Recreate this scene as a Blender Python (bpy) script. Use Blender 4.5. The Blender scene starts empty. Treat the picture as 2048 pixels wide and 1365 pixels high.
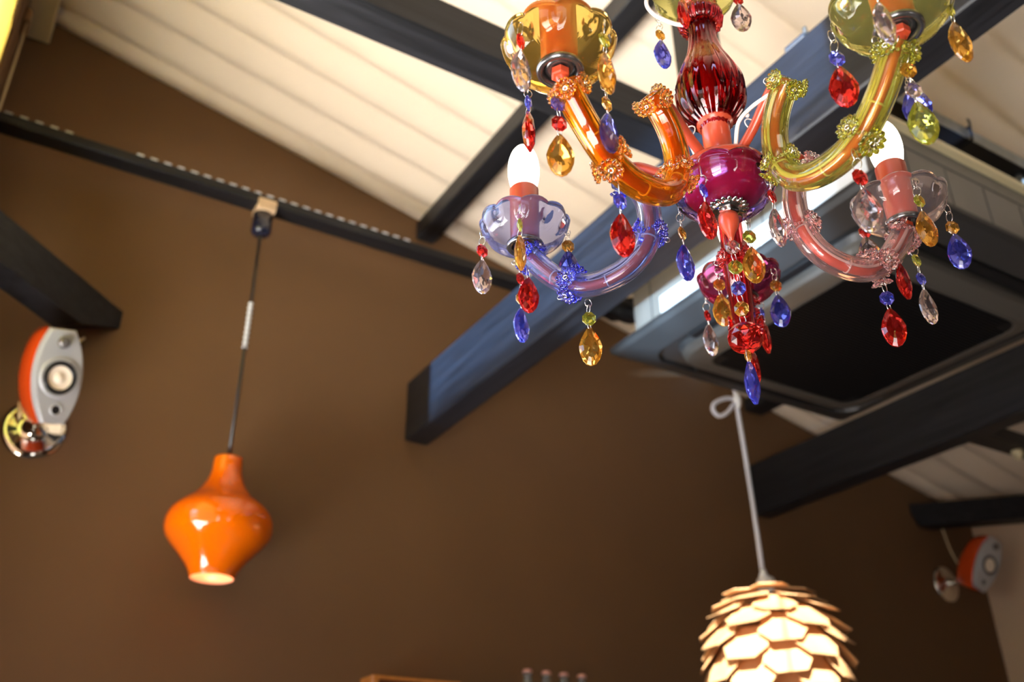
import bpy, math, random
from mathutils import Vector, Matrix

# ------------------------------------------------------------------ camera, sky, sun, daylight, exposure
SC = bpy.context.scene
COL = SC.collection
HC = 1.45                                   # camera height above the floor; all z below are relative to it
PI = math.pi

PITCH, YAW, ROLL = math.radians(28.634), math.radians(31.417), math.radians(-0.5926)
fwd = Vector((math.sin(YAW)*math.cos(PITCH), math.cos(YAW)*math.cos(PITCH), math.sin(PITCH)))
rgt = Vector((math.cos(YAW), -math.sin(YAW), 0.0))
upv = rgt.cross(fwd)
r2 = rgt*math.cos(ROLL) + upv*math.sin(ROLL)
u2 = -rgt*math.sin(ROLL) + upv*math.cos(ROLL)
cam_data = bpy.data.cameras.new('camera')
cam = bpy.data.objects.new('camera', cam_data)
COL.objects.link(cam)
cam.matrix_world = Matrix(((r2.x, u2.x, -fwd.x, 0), (r2.y, u2.y, -fwd.y, 0), (r2.z, u2.z, -fwd.z, HC), (0, 0, 0, 1)))
cam_data.sensor_width = 36.0
cam_data.lens = 1912.44/2048*36.0
cam_data.clip_start = 0.02
cam_data.dof.use_dof = True
cam_data.dof.focus_distance = 0.93
cam_data.dof.aperture_fstop = 5.0
SC.camera = cam

SC.view_settings.view_transform = 'Standard'
SC.view_settings.look = 'None'
SC.view_settings.gamma = 1.0
SC.view_settings.use_curve_mapping = False
SC.view_settings.exposure = 0.2
SC.cycles.sample_clamp_indirect = 6.0
SC.cycles.max_bounces = 16
SC.cycles.transmission_bounces = 16
SC.cycles.glossy_bounces = 6
SC.cycles.transparent_max_bounces = 16
SC.cycles.blur_glossy = 0.4

world = bpy.data.worlds.new('daylight_sky')
SC.world = world
world.use_nodes = True
wn = world.node_tree.nodes
# sunlit pale paving close below the windows, a shaded street front across the horizon, blue sky above
wt = world.node_tree
wtc = wn.new('ShaderNodeTexCoord'); wsx = wn.new('ShaderNodeSeparateXYZ'); wcr = wn.new('ShaderNodeValToRGB')
wr = wcr.color_ramp
wr.elements[0].position = 0.20; wr.elements[0].color = (1.0, 0.97, 0.92, 1)
wr.elements[1].position = 0.42; wr.elements[1].color = (0.085, 0.090, 0.10, 1)
for p_, c_ in ((0.58, (0.075, 0.085, 0.10, 1)), (0.66, (0.16, 0.24, 0.36, 1)), (1.0, (0.12, 0.20, 0.34, 1))):
    e_ = wr.elements.new(p_); e_.color = c_
wmp = wn.new('ShaderNodeMapRange'); wmp.inputs['From Min'].default_value = -1.0; wmp.inputs['From Max'].default_value = 1.0
wt.links.new(wtc.outputs['Generated'], wsx.inputs[0]); wt.links.new(wsx.outputs['Z'], wmp.inputs['Value'])
wt.links.new(wmp.outputs['Result'], wcr.inputs['Fac']); wt.links.new(wcr.outputs['Color'], wn['Background'].inputs[0])
wn['Background'].inputs[1].default_value = 28.5

def light(name, kind, loc, direction, energy, color, **kw):
    d = bpy.data.lights.new(name, kind)
    o = bpy.data.objects.new(name, d)
    COL.objects.link(o)
    o.location = (loc[0], loc[1], loc[2]+HC)
    o.rotation_euler = Vector(direction).to_track_quat('-Z', 'Y').to_euler()
    d.energy = energy
    d.color = color
    for k, v in kw.items():
        setattr(d, k, v)
    return o

SUN_DIR = (0.66, 0.62, -0.42)
light('sun', 'SUN', (-4, -4, 4), SUN_DIR, 22.0, (1.0, 0.95, 0.86), angle=0.009)
# added spot lamps outside, standing in for reflected low sun through the blind window
GDIR = Vector((1.0, 0.10, 0.25)).normalized()
gp = Vector((-0.18, 1.50, 0.80)) - GDIR*12.0
light('added_beam_spot', 'SPOT', gp, GDIR, 60000.0, (0.27, 0.55, 1.0), spot_size=0.17, spot_blend=0.1, shadow_soft_size=0.10)
for gy in (1.10, 1.27, 1.44, 1.61):  # narrow spots, also added, to brighten a strip on the air conditioner's side
    gd = Vector((1.0, 0.10, 0.72)).normalized()
    light('added_strip_spot', 'SPOT', Vector((-0.18, gy, 0.08)) - gd*12.0, gd, 42000.0, (0.50, 0.75, 1.0), spot_size=0.019, spot_blend=0.6, shadow_soft_size=0.05)
# daylight that enters through the two openings of the window wall and the shop front behind the camera
def portal(name, loc, direction, sx, sy):
    o = light(name, 'AREA', loc, direction, 1.0, (1, 1, 1), shape='RECTANGLE', size=sx, size_y=sy)
    o.data.cycles.is_portal = True
    return o

# ------------------------------------------------------------------ helpers
class MB:
    """collects shapes, builds one mesh object"""
    def __init__(self):
        self.v = []; self.f = []; self.s = []
    def add(self, verts, faces, smooth=False, M=None):
        n = len(self.v)
        for p in verts:
            p = Vector(p)
            self.v.append(M @ p if M is not None else p)
        for q in faces:
            self.f.append(tuple(i+n for i in q)); self.s.append(smooth)
        return self
    def box(self, a, b, M=None, bevel=0.0):
        (x0, y0, z0), (x1, y1, z1) = a, b
        if bevel <= 0:
            v = [(x0,y0,z0),(x1,y0,z0),(x1,y1,z0),(x0,y1,z0),(x0,y0,z1),(x1,y0,z1),(x1,y1,z1),(x0,y1,z1)]
            f = [(0,3,2,1),(4,5,6,7),(0,1,5,4),(1,2,6,5),(2,3,7,6),(3,0,4,7)]
            return self.add(v, f, False, M)
        c = bevel; v = []; idx = {}
        def vid(p):
            if p not in idx: idx[p] = len(v); v.append(p)
            return idx[p]
        X = (x0, x1); Y = (y0, y1); Z = (z0, z1); f = []
        def pt(i, j, k, ax):
            p = [X[i], Y[j], Z[k]]
            s = [c if i == 0 else -c, c if j == 0 else -c, c if k == 0 else -c]
            for a in range(3):
                if a != ax: p[a] += s[a]
            return vid(tuple(p))
        R = (0, 1)
        for i in R: f.append([pt(i,0,0,0), pt(i,1,0,0), pt(i,1,1,0), pt(i,0,1,0)][::(1 if i else -1)])
        for j in R: f.append([pt(0,j,0,1), pt(0,j,1,1), pt(1,j,1,1), pt(1,j,0,1)][::(1 if j else -1)])
        for k in R: f.append([pt(0,0,k,2), pt(1,0,k,2), pt(1,1,k,2), pt(0,1,k,2)][::(1 if k else -1)])
        for i in R:
            for j in R: f.append([pt(i,j,0,0), pt(i,j,1,0), pt(i,j,1,1), pt(i,j,0,1)])
        for i in R:
            for k in R: f.append([pt(i,0,k,0), pt(i,1,k,0), pt(i,1,k,2), pt(i,0,k,2)])
        for j in R:
            for k in R: f.append([pt(0,j,k,1), pt(1,j,k,1), pt(1,j,k,2), pt(0,j,k,2)])
        for i in R:
            for j in R:
                for k in R: f.append([pt(i,j,k,0), pt(i,j,k,1), pt(i,j,k,2)])
        return self.add(v, f, False, M)
    def lathe(self, prof, o=(0,0,0), n=32, smooth=True, closed=False, M=None, mod=None, cap=True):
        """prof: (r, z) list about the z axis through o; mod(a, i, r, z) -> (r, z)"""
        v = []; f = []; m = len(prof)
        for i, (r, z) in enumerate(prof):
            for k in range(n):
                a = 2*PI*k/n
                rr, zz = (r, z) if mod is None else mod(a, i, r, z)
                v.append((o[0]+rr*math.cos(a), o[1]+rr*math.sin(a), o[2]+zz))
        for i in range(m-1 if not closed else m):
            j = (i+1) % m
            for k in range(n):
                l = (k+1) % n
                f.append((i*n+k, i*n+l, j*n+l, j*n+k))
        if cap and not closed:
            if prof[0][0] > 1e-6: f.append(tuple(range(n-1, -1, -1)))
            if prof[-1][0] > 1e-6: f.append(tuple((m-1)*n+k for k in range(n)))
        return self.add(v, f, smooth, M)
    def sphere(self, c, r, nu=12, nv=8, sc=(1,1,1), M=None, smooth=True):
        v = [(c[0], c[1], c[2]+r*sc[2])]; f = []
        for j in range(1, nv):
            t = PI*j/nv
            for k in range(nu):
                a = 2*PI*k/nu
                v.append((c[0]+r*sc[0]*math.sin(t)*math.cos(a), c[1]+r*sc[1]*math.sin(t)*math.sin(a), c[2]+r*sc[2]*math.cos(t)))
        v.append((c[0], c[1], c[2]-r*sc[2])); e = len(v)-1
        for k in range(nu):
            l = (k+1) % nu
            f.append((0, 1+k, 1+l))
            for j in range(nv-2):
                a = 1+j*nu
                f.append((a+k, a+nu+k, a+nu+l, a+l))
            f.append((e, 1+(nv-2)*nu+l, 1+(nv-2)*nu+k))
        return self.add(v, f, smooth, M)
    def tube(self, pts, r, n=10, closed=False, lobes=None, cap=True, smooth=True, rin=None):
        """sweep along pts; r float or list; lobes=(count, depth); rin: inner radius for a hollow wall"""
        pts = [Vector(p) for p in pts]; m = len(pts)
        rr = r if isinstance(r, (list, tuple)) else [r]*m
        T = []
        for i in range(m):
            a = pts[(i-1) % m] if (closed or i > 0) else pts[i]
            b = pts[(i+1) % m] if (closed or i < m-1) else pts[i]
            T.append((b-a).normalized())
        ref = Vector((0,0,1)) if abs(T[0].z) < .9 else Vector((1,0,0))
        N = (ref - T[0]*ref.dot(T[0])).normalized()
        rings = []
        for i in range(m):
            N = (N - T[i]*N.dot(T[i])).normalized()
            rings.append((pts[i], N.copy(), T[i].cross(N)))
        def shell(rad, flip, lob):
            v = []; f = []
            for i, (p, a, b) in enumerate(rings):
                for k in range(n):
                    t = 2*PI*k/n
                    q = rad[i]
                    if lob: q *= 1 - lob[1]*0.5*(1-math.cos(lob[0]*t))
                    v.append(p + a*(q*math.cos(t)) + b*(q*math.sin(t)))
            for i in range(m if closed else m-1):
                j = (i+1) % m
                for k in range(n):
                    l = (k+1) % n
                    q = (i*n+k, i*n+l, j*n+l, j*n+k)
                    f.append(q[::-1] if flip else q)
            return v, f
        v, f = shell(rr, False, lobes)
        base = len(self.v)
        self.add(v, f, smooth)
        if rin is not None:
            ri = rin if isinstance(rin, (list, tuple)) else [rin]*m
            v2, f2 = shell(ri, True, None)
            b2 = len(self.v)
            self.add(v2, f2, smooth)
            if not closed:
                for e, fl in ((0, False), ((m-1)*n, True)):
                    for k in range(n):
                        l = (k+1) % n
                        q = (base+e+k, b2+e+k, b2+e+l, base+e+l)
                        self.f.append(q[::-1] if fl else q); self.s.append(False)
        elif cap and not closed:
            self.f.append(tuple(base+k for k in range(n-1, -1, -1))); self.s.append(False)
            self.f.append(tuple(base+(m-1)*n+k for k in range(n))); self.s.append(False)
        return self
    def prism(self, poly, t0, t1, M=None, smooth=False):
        """poly in xy, extruded z t0..t1"""
        n = len(poly)
        v = [(x, y, t0) for x, y in poly] + [(x, y, t1) for x, y in poly]
        f = [tuple(range(n-1, -1, -1)), tuple(range(n, 2*n))]
        f += [(k, (k+1) % n, n+(k+1) % n, n+k) for k in range(n)]
        return self.add(v, f, smooth, M)
    def loft(self, loops, M=None, smooth=False, cap0=True, cap1=True):
        n = len(loops[0]); v = [p for l in loops for p in l]; f = []
        for i in range(len(loops)-1):
            for k in range(n):
                l = (k+1) % n
                f.append((i*n+k, i*n+l, (i+1)*n+l, (i+1)*n+k))
        if cap0: f.append(tuple(range(n-1, -1, -1)))
        if cap1: f.append(tuple((len(loops)-1)*n+k for k in range(n)))
        return self.add(v, f, smooth, M)
    def mesh(self, name, mat, org=(0,0,0), recalc=True):
        me = bpy.data.meshes.new(name)
        o = Vector(org)
        me.from_pydata([tuple(p-o) for p in self.v], [], self.f)
        me.polygons.foreach_set('use_smooth', self.s)
        me.materials.append(mat)
        me.update()
        if recalc:
            import bmesh
            b = bmesh.new(); b.from_mesh(me)
            bmesh.ops.recalc_face_normals(b, faces=b.faces)
            b.to_mesh(me); b.free()
        return me
    def build(self, name, mat, parent=None, org=None, label=None, recalc=True, local=False):
        """top-level: org = world origin of the object; child: verts are in room coordinates unless local"""
        if parent is not None:
            po = (0,0,0) if local else root_org(parent)
            o = bpy.data.objects.new(name, self.mesh(name, mat, po, recalc))
            COL.objects.link(o)
            o.parent = parent
        else:
            org = org or (0,0,0)
            o = bpy.data.objects.new(name, self.mesh(name, mat, org, recalc))
            COL.objects.link(o)
            o.location = (org[0], org[1], org[2]+HC)
            o['_org'] = list(org)
        if label: o['label'] = label
        return o

def root_org(o):
    while o.parent is not None: o = o.parent
    return tuple(o['_org'])

def thing(name, loc, label, cat, group=None):
    o = bpy.data.objects.new(name, None)
    COL.objects.link(o)
    o.empty_display_size = 0.05
    o.location = (loc[0], loc[1], loc[2]+HC)
    o['_org'] = list(loc)
    return tag(o, label, cat, group)

def tag(o, label, cat, group=None):
    o['label'] = label; o['category'] = cat
    if group: o['group'] = group
    return o

def struct(o, label=None):
    o['kind'] = 'structure'
    if label: o['label'] = label
    return o

def frame(o, x, y, z):
    """matrix with origin o and axes x, y, z"""
    x, y, z = Vector(x), Vector(y), Vector(z)
    return Matrix(((x.x, y.x, z.x, o[0]), (x.y, y.y, z.y, o[1]), (x.z, y.z, z.z, o[2]), (0, 0, 0, 1)))

def catmull(P, n=6):
    P = [Vector(p) for p in P]; out = []
    for i in range(len(P)-1):
        a = P[i-1] if i > 0 else P[i]*2-P[i+1]
        b, c = P[i], P[i+1]
        d = P[i+2] if i+2 < len(P) else P[i+1]*2-P[i]
        for k in range(n):
            t = k/n
            out.append(0.5*((2*b)+(c-a)*t+(2*a-5*b+4*c-d)*t*t+(3*b-a-3*c+d)*t**3))
    out.append(P[-1])
    return out

# ------------------------------------------------------------------ materials
def pbr(name, col, rough=0.5, metal=0.0, trans=0.0, ior=1.5, coat=0.0, emit=None, estr=0.0, spec=0.5,
        noise=0.0, nscale=8.0, bump=0.0, bscale=60.0, stretch=None, sss=0.0):
    m = bpy.data.materials.new(name); m.use_nodes = True
    nt = m.node_tree; b = nt.nodes['Principled BSDF']
    b.inputs['Base Color'].default_value = (*col, 1)
    b.inputs['Roughness'].default_value = rough
    b.inputs['Metallic'].default_value = metal
    b.inputs['Transmission Weight'].default_value = trans
    b.inputs['IOR'].default_value = ior
    b.inputs['Coat Weight'].default_value = coat
    b.inputs['Coat Roughness'].default_value = 0.05
    b.inputs['Specular IOR Level'].default_value = spec
    if emit:
        b.inputs['Emission Color'].default_value = (*emit, 1)
        b.inputs['Emission Strength'].default_value = estr
    if noise or bump:
        tc = nt.nodes.new('ShaderNodeTexCoord'); mp = nt.nodes.new('ShaderNodeMapping')
        nt.links.new(tc.outputs['Object'], mp.inputs['Vector'])
        if stretch: mp.inputs['Scale'].default_value = stretch
    if noise:
        n = nt.nodes.new('ShaderNodeTexNoise'); n.inputs['Scale'].default_value = nscale; n.inputs['Detail'].default_value = 5
        nt.links.new(mp.outputs['Vector'], n.inputs['Vector'])
        r = nt.nodes.new('ShaderNodeMapRange')
        r.inputs['From Min'].default_value = 0.25; r.inputs['From Max'].default_value = 0.75
        r.inputs['To Min'].default_value = 1-noise; r.inputs['To Max'].default_value = 1+noise
        nt.links.new(n.outputs['Fac'], r.inputs['Value'])
        mx = nt.nodes.new('ShaderNodeVectorMath'); mx.operation = 'SCALE'
        mx.inputs[0].default_value = col
        nt.links.new(r.outputs['Result'], mx.inputs['Scale'])
        nt.links.new(mx.outputs['Vector'], b.inputs['Base Color'])
    if bump:
        n2 = nt.nodes.new('ShaderNodeTexNoise'); n2.inputs['Scale'].default_value = bscale; n2.inputs['Detail'].default_value = 4
        nt.links.new(mp.outputs['Vector'], n2.inputs['Vector'])
        bp = nt.nodes.new('ShaderNodeBump'); bp.inputs['Strength'].default_value = bump; bp.inputs['Distance'].default_value = 0.002
        nt.links.new(n2.outputs['Fac'], bp.inputs['Height'])
        nt.links.new(bp.outputs['Normal'], b.inputs['Normal'])
    return m

def wood_dark(name, stretch):
    """black stained timber: long grain, a few knots"""
    m = pbr(name, (0.016, 0.015, 0.019), 0.45, spec=0.3, bump=0.35, bscale=14, stretch=stretch)
    nt = m.node_tree; b = nt.nodes['Principled BSDF']
    tc = nt.nodes['Texture Coordinate']
    mp = nt.nodes.new('ShaderNodeMapping'); mp.inputs['Scale'].default_value = stretch
    nt.links.new(tc.outputs['Object'], mp.inputs['Vector'])
    n = nt.nodes.new('ShaderNodeTexNoise'); n.inputs['Scale'].default_value = 10; n.inputs['Detail'].default_value = 6; n.inputs['Distortion'].default_value = 0.8
    nt.links.new(mp.outputs['Vector'], n.inputs['Vector'])
    cr = nt.nodes.new('ShaderNodeValToRGB')
    cr.color_ramp.elements[0].position = 0.3; cr.color_ramp.elements[0].color = (0.005, 0.005, 0.006, 1)
    cr.color_ramp.elements[1].position = 0.75; cr.color_ramp.elements[1].color = (0.018, 0.018, 0.022, 1)
    nt.links.new(n.outputs['Fac'], cr.inputs['Fac'])
    kn = nt.nodes.new('ShaderNodeTexVoronoi'); kn.inputs['Scale'].default_value = 2.1
    mp2 = nt.nodes.new('ShaderNodeMapping'); mp2.inputs['Scale'].default_value = tuple(0.45*s + 0.55 for s in stretch)
    nt.links.new(tc.outputs['Object'], mp2.inputs['Vector']); nt.links.new(mp2.outputs['Vector'], kn.inputs['Vector'])
    lt = nt.nodes.new('ShaderNodeMapRange'); lt.inputs['From Min'].default_value = 0.03; lt.inputs['From Max'].default_value = 0.09
    nt.links.new(kn.outputs['Distance'], lt.inputs['Value'])
    mix = nt.nodes.new('ShaderNodeMix'); mix.data_type = 'RGBA'
    mix.inputs['A'].default_value = (0.004, 0.004, 0.005, 1)
    nt.links.new(lt.outputs['Result'], mix.inputs['Factor']); nt.links.new(cr.outputs['Color'], mix.inputs['B'])
    nt.links.new(mix.outputs['Result'], b.inputs['Base Color'])
    return m

def glass(name, col, rough=0.0, ior=1.45, haze=0.0):
    m = pbr(name, col, rough, trans=1.0, ior=ior)
    if haze:                                      # faintly milky, coloured through the body
        nt = m.node_tree
        tl = nt.nodes.new('ShaderNodeBsdfTranslucent'); tl.inputs[0].default_value = (*[c**1.3 for c in col], 1)
        df = nt.nodes.new('ShaderNodeBsdfDiffuse'); df.inputs[0].default_value = (*[c**1.3 for c in col], 1)
        m1 = nt.nodes.new('ShaderNodeMixShader'); m2 = nt.nodes.new('ShaderNodeMixShader'); m2.inputs[0].default_value = haze
        nt.links.new(tl.outputs[0], m1.inputs[1]); nt.links.new(df.outputs[0], m1.inputs[2])
        nt.links.new(nt.nodes['Principled BSDF'].outputs[0], m2.inputs[1]); nt.links.new(m1.outputs[0], m2.inputs[2])
        nt.links.new(m2.outputs[0], nt.nodes['Material Output'].inputs[0])
    return m

# ------------------------------------------------------------------ the room
XL, XR, YW, YB, ZF = -0.179, 4.33, 2.75, -2.6, -HC
def zc(x): return 2.46 - 0.2251*x           # ceiling falls from the window wall to the far wall

M_wall = pbr('brown_wall_paint', (0.145, 0.076, 0.034), 0.62, spec=0.3, noise=0.06, nscale=3, bump=0.12, bscale=160)
M_plaster = pbr('cream_wall_paint', (0.72, 0.53, 0.36), 0.7, noise=0.04, nscale=4, bump=0.1, bscale=120)
M_ceil = pbr('cream_ribbed_roof', (0.74, 0.615, 0.485), 0.5, spec=0.4, noise=0.04, nscale=3)
M_floor = pbr('oak_floor', (0.09, 0.06, 0.035), 0.4, noise=0.25, nscale=5, stretch=(1, 8, 1))
M_wx = wood_dark('black_timber_along_wall', (0.25, 5, 5))
M_wy = wood_dark('black_timber_to_wall', (5, 0.25, 5))
M_wz = wood_dark('black_timber_upright', (5, 5, 0.25))
M_wd = wood_dark('black_timber_diagonal', (2, 2, 5))
M_casing = pbr('cream_gloss_paint', (0.78, 0.66, 0.40), 0.4, noise=0.04, nscale=5)
M_frame = pbr('brown_window_frame', (0.24, 0.13, 0.05), 0.45, noise=0.2, nscale=9)

# ceiling: ribbed lining, ribs run down the slope
c = MB()
prof = []
y = YW + 0.0
per = 0.157
prof.append((2.76, 0.0)); prof.append((2.70, 0.0)); prof.append((2.692, 0.022)); prof.append((2.684, 0.026))
y = 2.68
k = 0
while y > YB - 0.2:
    # each rib: steep short side towards the wall, long gently bowed face towards the room
    for t, h in ((0.0, 0.026), (0.07, 0.016), (0.15, 0.005), (0.24, 0.0), (0.36, 0.001), (0.52, 0.006), (0.70, 0.0145), (0.88, 0.0235)):
        prof.append((y - t*per, h))
    y -= per
N = 24
v = []; f = []
for i, (yy, h) in enumerate(prof):
    for j in (0, 1):
        x = (XL - 0.02, XR + 0.02)[j]
        v.append((x, yy, zc(x) + h))
for i in range(len(prof)-1):
    f.append((2*i, 2*i+1, 2*i+3, 2*i+2))
n0 = len(v)
for x in (XL-0.02, XR+0.02):
    for yy in (2.76, prof[-1][0]): v.append((x, yy, zc(x)+0.12))
c.add(v, f, True)
f2 = [(n0, n0+1, n0+3, n0+2), (0, n0, n0+2, 1), (2*len(prof)-2, 2*len(prof)-1, n0+3, n0+1)]
c.f += [tuple(q) for q in f2]; c.s += [False]*3
o = c.build('ceiling', M_ceil, recalc=False); struct(o, 'cream ribbed ceiling sloping down to the right')

w = MB()
w.add([(XL-.1, YW, ZF), (XR+.1, YW, ZF), (XR+.1, YW, zc(XR+.1)+.1), (XL-.1, YW, zc(XL-.1)+.1),
       (XL-.1, YW+.12, ZF), (XR+.1, YW+.12, ZF), (XR+.1, YW+.12, zc(XR+.1)+.1), (XL-.1, YW+.12, zc(XL-.1)+.1)],
      [(0,1,2,3), (4,7,6,5), (0,4,5,1), (2,6,7,3), (1,5,6,2), (3,7,4,0)])
struct(w.build('wall_back', M_wall), 'dark brown painted wall')
w = MB(); w.box((XR, YB, ZF), (XR+.12, YW, zc(XR)+.05)); struct(w.build('wall_right', M_plaster), 'cream wall behind the right-hand speaker')
w = MB(); w.box((XL-.12, YB-.12, ZF-.05), (XR+.12, YW+.12, ZF)); struct(w.build('floor', M_floor), 'wooden floor')

# window wall: openings W1 (beside the chandelier, blind half down) and W2 (behind it, sun comes in here)
W1 = (0.74, 2.36, -0.42, 2.15); W2 = (-0.50, 0.30, 1.78, 2.35); W3 = (-0.45, 0.30, -0.20, 0.80)
w = MB(); xa, xb = XL-.12, XL
w.box((xa, YB, ZF), (xb, W1[0], -.75)); w.box((xa, W1[0], ZF), (xb, YW, W1[2])); w.box((xa, YB, 2.26), (xb, YW, zc(XL)+.1))
w.box((xa, W1[1], W1[2]), (xb, YW, 2.26)); w.box((xa, W1[0], W1[3]), (xb, W1[1], 2.26))
w.box((xa, YB, -.75), (xb, W3[0], W3[3])); w.box((xa, W3[1], -.75), (xb, W1[0], W3[3]))
w.box((xa, YB, W3[3]), (xb, W2[0], 2.26)); w.box((xa, W2[1], W3[3]), (xb, W1[0], 2.26)); w.box((xa, W2[0], W3[3]), (xb, W2[1], W2[2])); w.box((xa, W2[0], W2[3]), (xb, W2[1], 2.26))
struct(w.build('wall_left', M_wall), 'brown window wall')
def win_frame(name, x0, x1, y0, y1, z0, z1, t, mull):
    w = MB()
    w.box((x0, y0, z0), (x1, y0+t, z1)); w.box((x0, y1-t, z0), (x1, y1, z1))
    w.box((x0, y0, z0), (x1, y1, z0+t)); w.box((x0, y0, z1-t), (x1, y1, z1))
    for m in mull: w.box((x0, m-t/2, z0), (x1, m+t/2, z1))
    return struct(w.build(name, M_frame), 'brown wooden window frame')
win_frame('window_1', XL-.09, XL-.03, *W1[:2], *W1[2:], .045, ())
win_frame('window_2', XL-.09, XL-.03, *W2[:2], *W2[2:], .03, ())
win_frame('window_3', XL-.09, XL-.03, *W3[:2], *W3[2:], .05, ())
# shop front behind the camera
w = MB()
B1 = (0.9, 1.15, -1.35, 0.30)
w.box((XL, YB-.12, ZF), (B1[0], YB, 2.5)); w.box((B1[1], YB-.12, ZF), (XR, YB, 2.0))
w.add([(B1[0], YB-.12, B1[3]), (B1[1], YB-.12, B1[3]), (B1[1], YB-.12, zc(B1[1])+.1), (B1[0], YB-.12, zc(B1[0])+.1),
       (B1[0], YB, B1[3]), (B1[1], YB, B1[3]), (B1[1], YB, zc(B1[1])+.1), (B1[0], YB, zc(B1[0])+.1)],
      [(0,1,2,3), (4,7,6,5), (0,4,5,1), (2,6,7,3), (1,5,6,2), (3,7,4,0)])
w.box((B1[0], YB-.12, ZF), (B1[1], YB, B1[2]))
w.box((-4.1, -4.0, ZF), (-4.0, 7.0, -.10))            # unseen wall added outside to cut off the lower part of the spot beam
w.box((XL-2.9, .60, ZF), (XL-.121, .66, 2.45))      # unseen pier added outside to keep sun off the blind window
struct(w.build('wall_front', M_wall), 'wall behind the viewer, with added light-blocking walls outside')
w = MB()
for m in (B1[0]+.03, B1[1]-.03): w.box((m-.03, YB-.09, B1[2]), (m+.03, YB-.03, B1[3]))
for z in (B1[2]+.03, B1[3]-.03): w.box((B1[0], YB-.09, z-.03), (B1[1], YB-.03, z+.03))
struct(w.build('window_4', M_frame), 'shop front window frame')

portal('daylight_blind_window', (XL-.11, (W1[0]+W1[1])/2, (W1[2]+W1[3])/2), (1, 0, 0), W1[1]-W1[0], W1[3]-W1[2])
portal('daylight_side_window', (XL-.11, (W3[0]+W3[1])/2, (W3[2]+W3[3])/2), (1, 0, 0), W3[1]-W3[0], W3[3]-W3[2])
portal('daylight_high_window', (XL-.10, (W2[0]+W2[1])/2, (W2[2]+W2[3])/2), (1, 0, 0), W2[1]-W2[0], W2[3]-W2[2])
portal('daylight_shop_front', ((B1[0]+B1[1])/2, YB-.1, (B1[2]+B1[3])/2), (0, 1, 0), B1[1]-B1[0], B1[3]-B1[2])

# cream casing along the top of the window wall
w = MB(); w.box((XL, -2.5, 2.385), (-.100, YW, zc(-.1)+.005), bevel=.004)
struct(w.build('trim_1', M_casing), 'cream casing along the top of the window wall')

# ---------------- timbers
def beam(name, a, b, mat, label, cat='beam', group=None, bevel=.004):
    cx = tuple((p+q)/2 for p, q in zip(a, b))
    m = MB(); m.box(a, b, bevel=bevel)
    return tag(m.build(name, mat, org=cx), label, cat, group)
beam('ceiling_beam', (1.248, YB+.01, 1.254), (1.334, YW-.003, 1.474), M_wy, 'big black timber beam behind the chandelier, running into the brown wall')
beam('ceiling_beam', (2.850, YB+.01, 1.254), (2.936, YW-.003, 1.474), M_wy, 'black timber beam beyond the air conditioner, above the wooden pinecone lamp')
beam('tie_beam', (XL+.003, 1.270, 1.476), (1.334, 1.358, 1.580), M_wx, 'black tie beam crossing the ceiling behind the amber cup of the chandelier')
beam('tie_beam', (2.936, 1.94, 1.420), (XR-.003, 2.036, 1.474), M_wx, 'short black tie beam in front of the ceiling at the right edge')
beam('purlin', (1.254, YB+.01, zc(1.32)-.082), (1.328, YW-.003, zc(1.328)-.002), M_wy, 'black purlin under the cream ceiling, left of the lit candle')
beam('purlin', (2.87, YB+.01, zc(2.97)-.06), (2.97, YW-.003, zc(2.97)-.002), M_wy, 'black purlin under the ceiling beyond the air conditioner')
beam('post', (1.25, 1.185, 1.476), (1.332, 1.268, zc(1.32)-.084), M_wz, 'blue-black post standing on the big beam behind the red glass vase', 'post')
# the thin rail along the wall: black timber with pale worn nicks along its upper edge
rail = thing('timber_rail', (0.25, 2.585, 1.94), 'thin black timber rail in front of the brown wall, the orange lamp hangs from it', 'rail')
rx1 = 1.84
m = MB(); m.box((XL+.003, 2.552, 1.885), (rx1, 2.616, 1.919), bevel=.003); m.build('rail_timber', M_wx, rail)
M_nick = pbr('pale_worn_edge', (0.55, 0.55, 0.58), 0.5)
m = MB(); x = -.15
while x < 1.15:
    if not (.05 < x < .19): m.box((x, 2.5495, 1.917), (x+.021, 2.556, 1.9212))
    x += .041
m.build('worn_edge', M_nick, rail, label='row of pale worn nicks')['kind'] = 'stuff'

# diagonal braces
def brace(name, p0, p1, w, z0, z1, bev, label, mat):
    p0, p1 = Vector(p0), Vector(p1)
    d = (p1-p0).normalized(); s = Vector((-d.y, d.x))
    L = (p1-p0).length
    m = MB()
    side = [(0, z0), (L-bev, z0), (L, z0+(z1-z0)*.56), (L, z1), (0, z1)]
    loops = []
    for k in (0, w):
        loops.append([(p0.x+d.x*t+s.x*k, p0.y+d.y*t+s.y*k, z) for t, z in side])
    m.loft(loops)
    c = (p0+p1)/2
    return tag(m.build(name, mat, org=(c.x, c.y, (z0+z1)/2)), label, 'brace')
brace('corner_brace', (-.093, 2.358), (.296, 2.747), .09, 1.350, 1.478, .16, 'black diagonal brace with a slanted end above the left speaker', M_wd)
rb = brace('corner_brace', (4.262, 2.362), (3.877, 2.747), -.09, 1.37, 1.478, .03, 'black diagonal brace in the far corner above the right-hand speaker', M_wd)

# metal bracket on the big beam
M_steel = pbr('galvanised_steel', (0.30, 0.33, 0.34), 0.35, metal=0.9, noise=0.15, nscale=30)
M_dgrey = pbr('dark_grey_plastic', (0.035, 0.037, 0.042), 0.35)
br = thing('beam_bracket', (1.27, .92, 1.475), 'small dark metal bracket clipped on top of the big black beam', 'bracket')
m = MB(); m.box((1.252, .893, 1.4752), (1.285, .950, 1.490), bevel=.003); m.build('plate', M_dgrey, br)
m = MB(); m.box((1.247, .884, 1.4752), (1.2515, .892, 1.492)); m.box((1.247, .8905, 1.484), (1.285, .892, 1.492)); m.build('clip', M_steel, br)

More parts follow.
